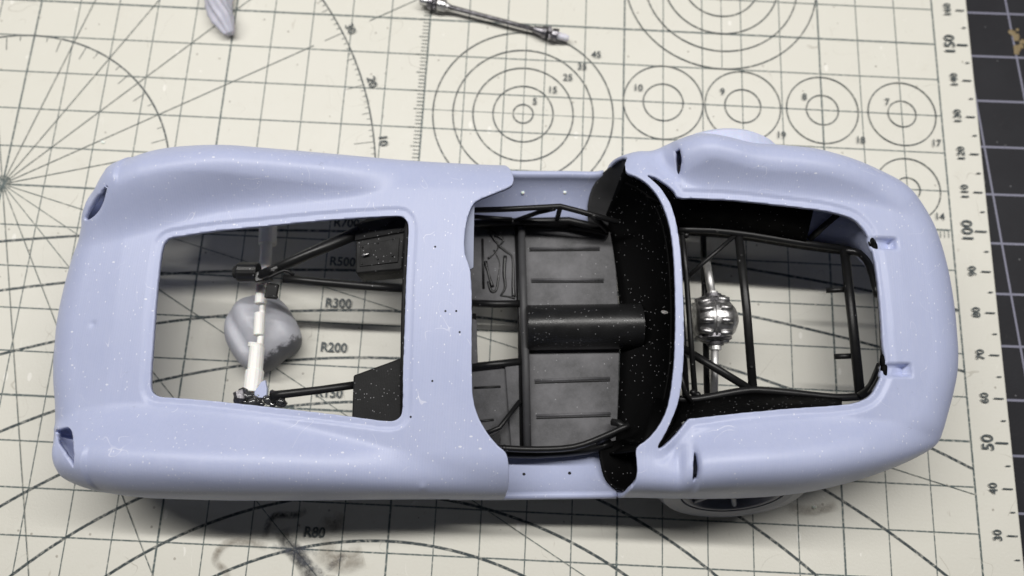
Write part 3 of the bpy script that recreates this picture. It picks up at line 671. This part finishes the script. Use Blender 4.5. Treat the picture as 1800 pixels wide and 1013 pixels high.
# messy near-side upright with glue
o = MB()
for k in range(16):
    q = at(random.uniform(418, 478), random.uniform(690, 712), random.uniform(1.6, 1.85)); o.ball(q, random.uniform(.06, .13), 8, 6, (1.2, .9, .8), .35)
ml = child(o.build('glued_upright', black('glossy_glue_black', .035, .12, .0, .8), smooth=True), car)
o = MB(); o.tube([at(418, 708, 1.8), at(424, 698, 1.85), at(421, 688, 1.85)], [.10, .14, .13], 12); child(o.build('hub_socket', GUN), ml)
o = MB()
for k in range(9):
    q = at(random.uniform(478, 495), random.uniform(690, 714), random.uniform(1.75, 1.95)); o.ball(q, random.uniform(.05, .10), 8, 6, (1.1, 1, .8), .3)
child(o.build('glue_blob', black('wet_black_glue', .02, .08, .0, .9), smooth=True), ml)
tubes('suspension_arm', [{'p': [(478, 698, 1.9), (500, 693, 1.92), (560, 686, 1.9), (630, 676, 1.85)], 'r': [.12, .085, .08, .08]}], .1)
# front axle stand-in rod: stepped white plastic, low down
ax0, ax1 = at(470, 396, .75), at(468, 470, .95)
seg_ = [((472, 385, .55), (470, 430, .60), .20), ((469, 425, .6), (463, 500, .85), .13), ((461, 495, 1.2), (458, 535, 1.25), .125), ((462, 533, 1.2), (461, 552, 1.22), .065), ((457, 550, 1.25), (455, 590, 1.3), .115), ((459, 588, 1.25), (457, 606, 1.3), .07), ((451, 603, 1.35), (449, 612, 1.35), .165), ((452, 610, 1.38), (448, 655, 1.45), .155), ((448, 652, 1.45), (443, 692, 1.55), .19)]
axl = empty('white_axle_rod', tuple(at(455, 560, .4))); axl.parent = None
child(axl, car)
for a, b_, r in seg_:
    o = MB().tube([at(*a), at(*b_)], r, 16).build('axle_section', WHT, bevel=.02); child(o, axl)
o = MB(); o.prism([at(a, b_, 1.78) for a, b_ in ((446, 700), (447, 688), (454, 679), (458, 672), (466, 668), (469, 684), (468, 700))], .1); child(o.build('resin_flake', RES, bevel=.02), axl)
# ------------------------------------------------------------------ tail bay
tubes('frame_tube', [{'p': [(1193, 404, 1.9), (1250, 405, 1.9), (1320, 413, 1.85), (1400, 426, 1.75), (1480, 437, 1.6), (1500, 442, 1.6)], 'r': .075, 's': 2},
                     {'p': [(1198, 404, 1.85), (1206, 480, 1.7), (1213, 580, 1.6), (1222, 700, 1.7)], 'r': .06},
                     {'p': [(1298, 412, 1.8), (1312, 540, 1.75), (1324, 690, 1.75)], 'r': .09},
                     {'p': [(1203, 492, 1.65), (1292, 414, 1.85)], 'r': .045},
                     {'p': [(1200, 612, 1.55), (1318, 684, 1.75)], 'r': .085},
                     {'p': [(1484, 436, 1.6), (1498, 560, 1.6), (1512, 696, 1.65)], 'r': .10},
                     {'p': [(1452, 511, 1.35), (1492, 509, 1.5)], 'r': .06}, {'p': [(1466, 627, 1.35), (1500, 626, 1.5)], 'r': .06},
                     {'p': [(1424, 420, 1.75), (1448, 398, 2.1), (1478, 372, 2.55)], 'r': .065},
                     {'p': [(1188, 702, 1.8), (1225, 702, 1.85), (1290, 690, 1.85), (1330, 686, 1.8), (1400, 692, 1.75), (1470, 699, 1.65), (1515, 697, 1.65)], 'r': .08, 's': 3},
                     {'p': [(1196, 660, 2.2), (1204, 690, 2.0), (1216, 708, 1.9)], 'r': .05}], .06)
for q in ((1218, 690), (1226, 694), (1199, 410), (1206, 414)):
    child(MB().ball(at(*q, 1.85), .07, 10, 8).build('tube_joint', TUBE, smooth=True), car)
for q, z in (((1303, 449), 1.87), ((1321, 645), 1.87), ((1261, 407), 1.99)):
    p = at(*q, z); child(MB().tube([(p.x, p.y, z - .05), (p.x, p.y, z + .012)], .026, 8).build('drill_hole_shade', HOLE_SHADE), car)  # black pegs paint the shade of holes in the tubes
# tail hoop just under the opening's edge
tubes('tail_hoop', [{'p': [(1495, 374, 2.5), (1520, 395, 2.5), (1535, 432, 2.5), (1544, 480, 2.48), (1550, 540, 2.47), (1553, 600, 2.47), (1554, 642, 2.45), (1546, 668, 2.4), (1530, 694, 2.3)], 'r': .07, 's': 3},
                    {'p': [(1484, 441, 1.65), (1512, 446, 1.8), (1530, 470, 2.1), (1543, 520, 2.35)], 'r': .08, 's': 3},
                    {'p': [(1512, 696, 1.7), (1532, 680, 1.95), (1549, 642, 2.3)], 'r': .09, 's': 3}], .07, BLK)
for q in ((1531, 424), (1537, 436), (1552, 636), (1554, 650)):
    child(MB().ball(at(*q, 2.56), .085, 14, 9, (.75, 1.7, .6), .12).build('hinge_glue', BLK2, smooth=True), car)
# black wheel-arch liners
def lin(rows, name='wheel_arch_liner'):
    R_ = [px(r) for r in rows]; R_ = [[Vector(q) for q in catmull(r, 4)] for r in R_]; child(MB().loft(R_).build(name, BLK2, smooth=True, thick=.04), car)
lin([[(1150, 316, 2.75), (1200, 340, 2.75), (1300, 345, 2.75), (1380, 351, 2.7), (1432, 358, 2.6)], [(1165, 360, 2.3), (1200, 370, 2.4), (1300, 375, 2.4), (1370, 384, 2.3), (1425, 388, 2.25)], [(1170, 402, 1.9), (1205, 403, 1.9), (1300, 409, 1.85), (1370, 420, 1.8), (1416, 428, 1.75)]])
lin([[(1172, 400, 1.85), (1205, 402, 1.85), (1300, 408, 1.8), (1400, 426, 1.75), (1490, 440, 1.6)], [(1180, 408, 1.4), (1205, 412, 1.4), (1300, 420, 1.4), (1400, 436, 1.4), (1490, 448, 1.4)]])
lin([[(1160, 790, 2.75), (1212, 742, 2.75), (1300, 732, 2.75), (1400, 723, 2.7), (1480, 718, 2.6)], [(1185, 745, 2.3), (1225, 725, 2.3), (1310, 712, 2.3), (1400, 710, 2.25), (1480, 712, 2.15)], [(1196, 706, 1.85), (1228, 704, 1.85), (1300, 692, 1.8), (1400, 695, 1.75), (1480, 701, 1.65)]])
lin([[(1135, 345, 2.7), (1160, 355, 2.7), (1178, 365, 2.7)], [(1150, 360, 1.9), (1170, 368, 1.9), (1190, 376, 1.9)]], 'tail_closing_panel')
lin([[(1120, 800, 2.5), (1150, 800, 2.6), (1180, 800, 2.6)], [(1140, 745, 2.2), (1180, 740, 2.2), (1220, 735, 2.2)], [(1150, 700, 1.7), (1188, 704, 1.75), (1230, 704, 1.8)]], 'tail_closing_panel')
# inner face of the tail bodywork, seen through the opening
R_ = [[Vector(q) for q in catmull(px(r_), 4)] for r_ in ([(1410, 352, 2.45), (1470, 360, 2.45), (1512, 380, 2.42), (1536, 430, 2.4), (1548, 500, 2.4)], [(1408, 400, 1.9), (1465, 404, 1.9), (1505, 418, 1.9), (1528, 465, 1.9), (1545, 520, 2.0)], [(1400, 429, 1.5), (1455, 433, 1.5), (1490, 438, 1.5), (1524, 470, 1.6), (1546, 515, 1.9)])]
child(MB().loft(R_).build('tail_inner_wall', RES, smooth=True, thick=.05), car)
p = at(1190, 352, 2.4); child(MB().box(p, .3, .06, .06, -.05).build('shelf_edge', BLK), car)
p0, p1 = at(1172, 788, 2.55), at(1206, 744, 2.6)
o = MB()
for k in range(10): o.ball(p0.lerp(p1, .35 + random.uniform(0, .6)) + Vector((random.uniform(-.03, .06), random.uniform(-.05, .03), random.uniform(.10, .20))), random.uniform(.03, .055), 7, 5, (1, 1, .8), .4)
child(o.build('broken_resin_crumbs', plain_resin('grey_crumb_mix', (.22, .215, .21, 1), .6)), car)
# ---- final drive and half shafts
fd = empty('final_drive', tuple(at(1255, 562, 1.0))); child(fd, car)
C_ = at(1255, 562, 1.25); DA = (at(1253, 690, 1.2) - at(1241, 440, 1.2)).normalized()
m = MB(); u = DA; sx = Vector((-u.y, u.x, 0)).normalized()
if sx.x < 0: sx = -sx
def lathe(mb, c, axis, prof, seg=28, cap=True):
    a = Vector((0, 0, 1)); b = axis.cross(a).normalized(); a = b.cross(axis).normalized(); rows = []
    for s, r in prof: rows.append([c + axis * s + (a * math.cos(2 * math.pi * k / seg) + b * math.sin(2 * math.pi * k / seg)) * r for k in range(seg)])
    mb.loft(rows, True); mb.add(rows[0], [tuple(range(seg))]); 
    if cap: mb.add(rows[-1], [tuple(range(seg))[::-1]])
lathe(m, C_, sx, [(a_ * 1.25, b_ * 1.3) for a_, b_ in [(-.34, .08), (-.33, .27), (-.12, .35), (.0, .375), (.12, .365), (.24, .32), (.34, .22), (.40, .10), (.41, .02)]])
child(m.build('differential_housing', SIL, smooth=True), fd)
m = MB(); lathe(m, C_ - sx * .06, sx, [(-.025, .46), (-.02, .53), (.02, .53), (.025, .46)]); child(m.build('housing_flange', SIL), fd)
for k in range(11):
    q = 2 * math.pi * k / 11 + .2; nrm = Vector((0, 0, 1)) * math.cos(q) + sx.cross(Vector((0, 0, 1))) * math.sin(q)
    m = MB(); m.tube([C_ - sx * .39 + nrm * .385, C_ - sx * .13 + nrm * .48], .065, 8); m.tube([C_ + sx * .02 + nrm * .5, C_ + sx * .25 + nrm * .47], .07, 8); child(m.build('housing_rib', SIL, smooth=True), fd)
for sg in (-1, 1):
    m = MB(); lathe(m, C_ + u * sg * .44, u * sg, [(-.1, .34), (-.02, .36), (.02, .30), (.04, .2), (.12, .18), (.14, .12)]); child(m.build('drive_flange', GUN, smooth=False), fd)
a_, b_ = at(1242, 462, 1.2), at(1255, 700, 1.2)
m = MB().tube([C_ - u * .45, a_], .085, 16); child(m.build('half_shaft', ROD, smooth=True), fd)
m = MB().tube([C_ + u * .45, b_], .085, 16); child(m.build('half_shaft', ROD, smooth=True), fd)
m = MB().tube([C_ - u * .42, C_ - u * .62], [.15, .11], 16); child(m.build('shaft_collar', ROD), fd); m = MB().tube([C_ + u * .42, C_ + u * .66], [.13, .13], 16); child(m.build('shaft_collar', ROD), fd)
tubes('frame_tube', [{'p': [(1236, 400, .95), (1243, 700, .95)], 'r': .07}, {'p': [(1195, 520, 1.2), (1206, 700, 1.3)], 'r': .08}], .07)
# ------------------------------------------------------------------ wheels poking out
def wheel(c, axis, R, wd, name='rear_wheel', mat=WHEELM):
    c = Vector(c); axis = Vector(axis).normalized(); e = empty(name, tuple(c)); child(e, car)
    m = MB(); lathe(m, c, axis, [(-wd / 2, R * .7), (-wd / 2, R * .93), (-wd * .3, R), (wd * .3, R), (wd / 2, R * .93), (wd / 2 + .02, R * .8), (wd / 2, R * .70), (wd * .0, R * .68)], 48, False); child(m.build('tyre', mat, smooth=False), e)
    m = MB(); lathe(m, c, axis, [(wd * .1, R * .66), (wd * .46, R * .685), (wd * .49, R * .66), (wd * .44, R * .62), (wd * .05, R * .58)], 48, False); child(m.build('rim', mat, smooth=True), e)
    m = MB(); lathe(m, c, axis, [(wd * .0, R * .2), (wd * .5, R * .17), (wd * .55, R * .1)], 20); child(m.build('hub', mat), e)
    a = Vector((0, 0, 1)); b = axis.cross(a).normalized(); a = b.cross(axis)
    for k in range(6):
        q = 2 * math.pi * k / 6 + .3; d = a * math.cos(q) + b * math.sin(q)
        m = MB().tube([c + axis * wd * .25 + d * R * .15, c + axis * wd * .3 + d * R * .62], .06, 8); child(m.build('spoke', mat, smooth=True), e)
    return e
pn = at(1270, 902, .15)
wheel((pn.x - .22, pn.y + .72, 1.5), (0.04, -1, .45), 1.5, .5)
pf = at(1290, 217, 2.9)
wheel((pf.x, pf.y - .66, 1.55), (-.03, 1, -.26), 1.42, .6, mat=SAND)
# front wheels are absent in the photograph; a support keeps the nose up
# ------------------------------------------------------------------ loose things on the mat
c = at(463, 588, .55)
def putty_mesh():
    oc = catmull([np.array(at(a, b_, .3))[:2] for a, b_ in ((460, 519), (490, 525), (514, 552), (531, 588), (528, 614), (502, 634), (482, 650), (455, 656), (428, 644), (407, 614), (400, 584), (406, 553), (428, 529))], 5, True)
    m_ = oc.mean(0); V = []; n = len(oc); F = []; K = 22
    for k in range(K + 1):
        a = -.9 + (math.pi / 2 + .9) * k / K; s_ = max(math.cos(a), .001) ** .75 if a > 0 else math.cos(a) ** .6
        for i, p in enumerate(oc):
            q = m_ + (p - m_) * s_; z = .38 + .62 * math.sin(a) * (1 if a > 0 else .6)
            d = .035 * math.sin(q[0] * 5.1 + 1) * math.sin(q[1] * 4.3) + .03 * math.sin(q[0] * 9 + q[1] * 7) - .10 * math.exp(-((q[0] + q[1] * .7 - m_[0] - m_[1] * .7 + .42) / .10) ** 2) * max(0, math.sin(a))
            V.append((q[0], q[1], max(z + d * (1 if a > -.3 else 0), .002)))
    for k in range(K):
        for i in range(n): F.append((k * n + i, k * n + (i + 1) % n, (k + 1) * n + (i + 1) % n, (k + 1) * n + i))
    F.append(tuple(range(n))[::-1]); F.append(tuple(K * n + i for i in range(n)))
    return mk('putty_lump', V, F, PUT, None, True)
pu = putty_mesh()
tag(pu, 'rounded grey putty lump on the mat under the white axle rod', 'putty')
# metal drive shaft, top middle
ds = empty('drive_shaft', tuple(at(870, 35, .0))); tag(ds, 'gunmetal model drive shaft with universal joints lying across the grid at the top', 'drive shaft')
A, B = at(742, 0, .22), at(1000, 68, .18); L = B - A
def pt(t, dy=0, dz=0): return A + L * t + Vector((0, dy, dz))
child(MB().tube([pt(.12), pt(.3), pt(.86)], [.07, .06, .06], 14).build('shaft', GUN, smooth=True), ds)
child(MB().tube([pt(-.01), pt(.05)], [.13, .11], 12).build('spline_end', SIL, bevel=.01), ds)
o = MB().tube([pt(.045), pt(.075)], [.19, .19], 14); o.tube([pt(.075), pt(.1)], [.13, .12], 12); child(o.build('yoke', GUN, bevel=.01), ds)
o = MB().tube([pt(.085, .17), pt(.085, -.17)], .05, 10); o.tube([pt(.085, 0, .17), pt(.085, 0, -.15)], .05, 10); child(o.build('joint_cross', GUN), ds)
o = MB().tube([pt(.11), pt(.165)], [.16, .15], 14); o.tube([pt(.165), pt(.19)], [.10, .08], 12); child(o.build('yoke', SIL, bevel=.01), ds)
o = MB().tube([pt(.76), pt(.82)], [.08, .12], 12); o.tube([pt(.82), pt(.85)], .15, 12); child(o.build('yoke', GUN, bevel=.01), ds)
o = MB().tube([pt(.87, .17, .02), pt(.87, -.17, .02)], .055, 10); o.tube([pt(.87, 0, .17), pt(.87, 0, -.15)], .055, 10); child(o.build('joint_cross', GUN), ds)
o = MB().tube([pt(.885), pt(.925)], [.15, .17], 12); child(o.build('yoke', GUN, bevel=.01), ds)
child(MB().tube([pt(.925), pt(.985), pt(1.0)], [.095, .085, .06], 12).build('spline_end', plain_resin('pale_metal_tip', (.6, .6, .66, 1), .4), smooth=False), ds)
# resin support sprue, top left
P_ = [at(378, -40, .3), at(381, -5, .3), at(385, 15, .28), at(394, 35, .25), at(404, 60, .18)]
m = MB(); SG = 36; m.tube(P_, [.30, .30, .27, .25, .11], SG, 10)
for i, v in enumerate(m.v):
    k = i % SG; j = i // SG; c_ = P_[min(4, j // 10)].lerp(P_[min(4, j // 10 + 1)], (j % 10) / 10)
    q = 1 + .16 * math.sin(k * .52 + j * .12) + .12 * math.sin(k * 1.22 + j * .16 + 1) + .05 * math.sin(k * 2.4 - j * .5) * math.sin(j * .9)
    v = c_ + (Vector(v) - c_) * q; m.v[i] = (v.x, v.y, max(v.z * .95, .003))
sp = m.build('resin_sprue_offcut', SUPM, smooth=True); tag(sp, 'pale lavender resin stick offcut lying at the top left', 'resin offcut')
# a few white resin crumbs on the mat
crumb = None
spots = [(213, 287), (180, 250), (100, 985), (1432, 892), (220, 925), (95, 690)]
lab = ['tiny white resin crumb on the mat just left of the front wing', 'small white fleck on the mat line above the nose corner', None, 'tiny white resin fleck beside the lower rear wheel', None, None]
for q, lb in zip(spots, lab):
    if not lb: continue
    p = at(*q, .02); o = MB().ball((p.x, p.y, .02), .035, 8, 5, (1.5, 1, .5), .35).build('resin_crumb', LIT); tag(o, lb, 'crumb', 'white resin crumbs on the mat')
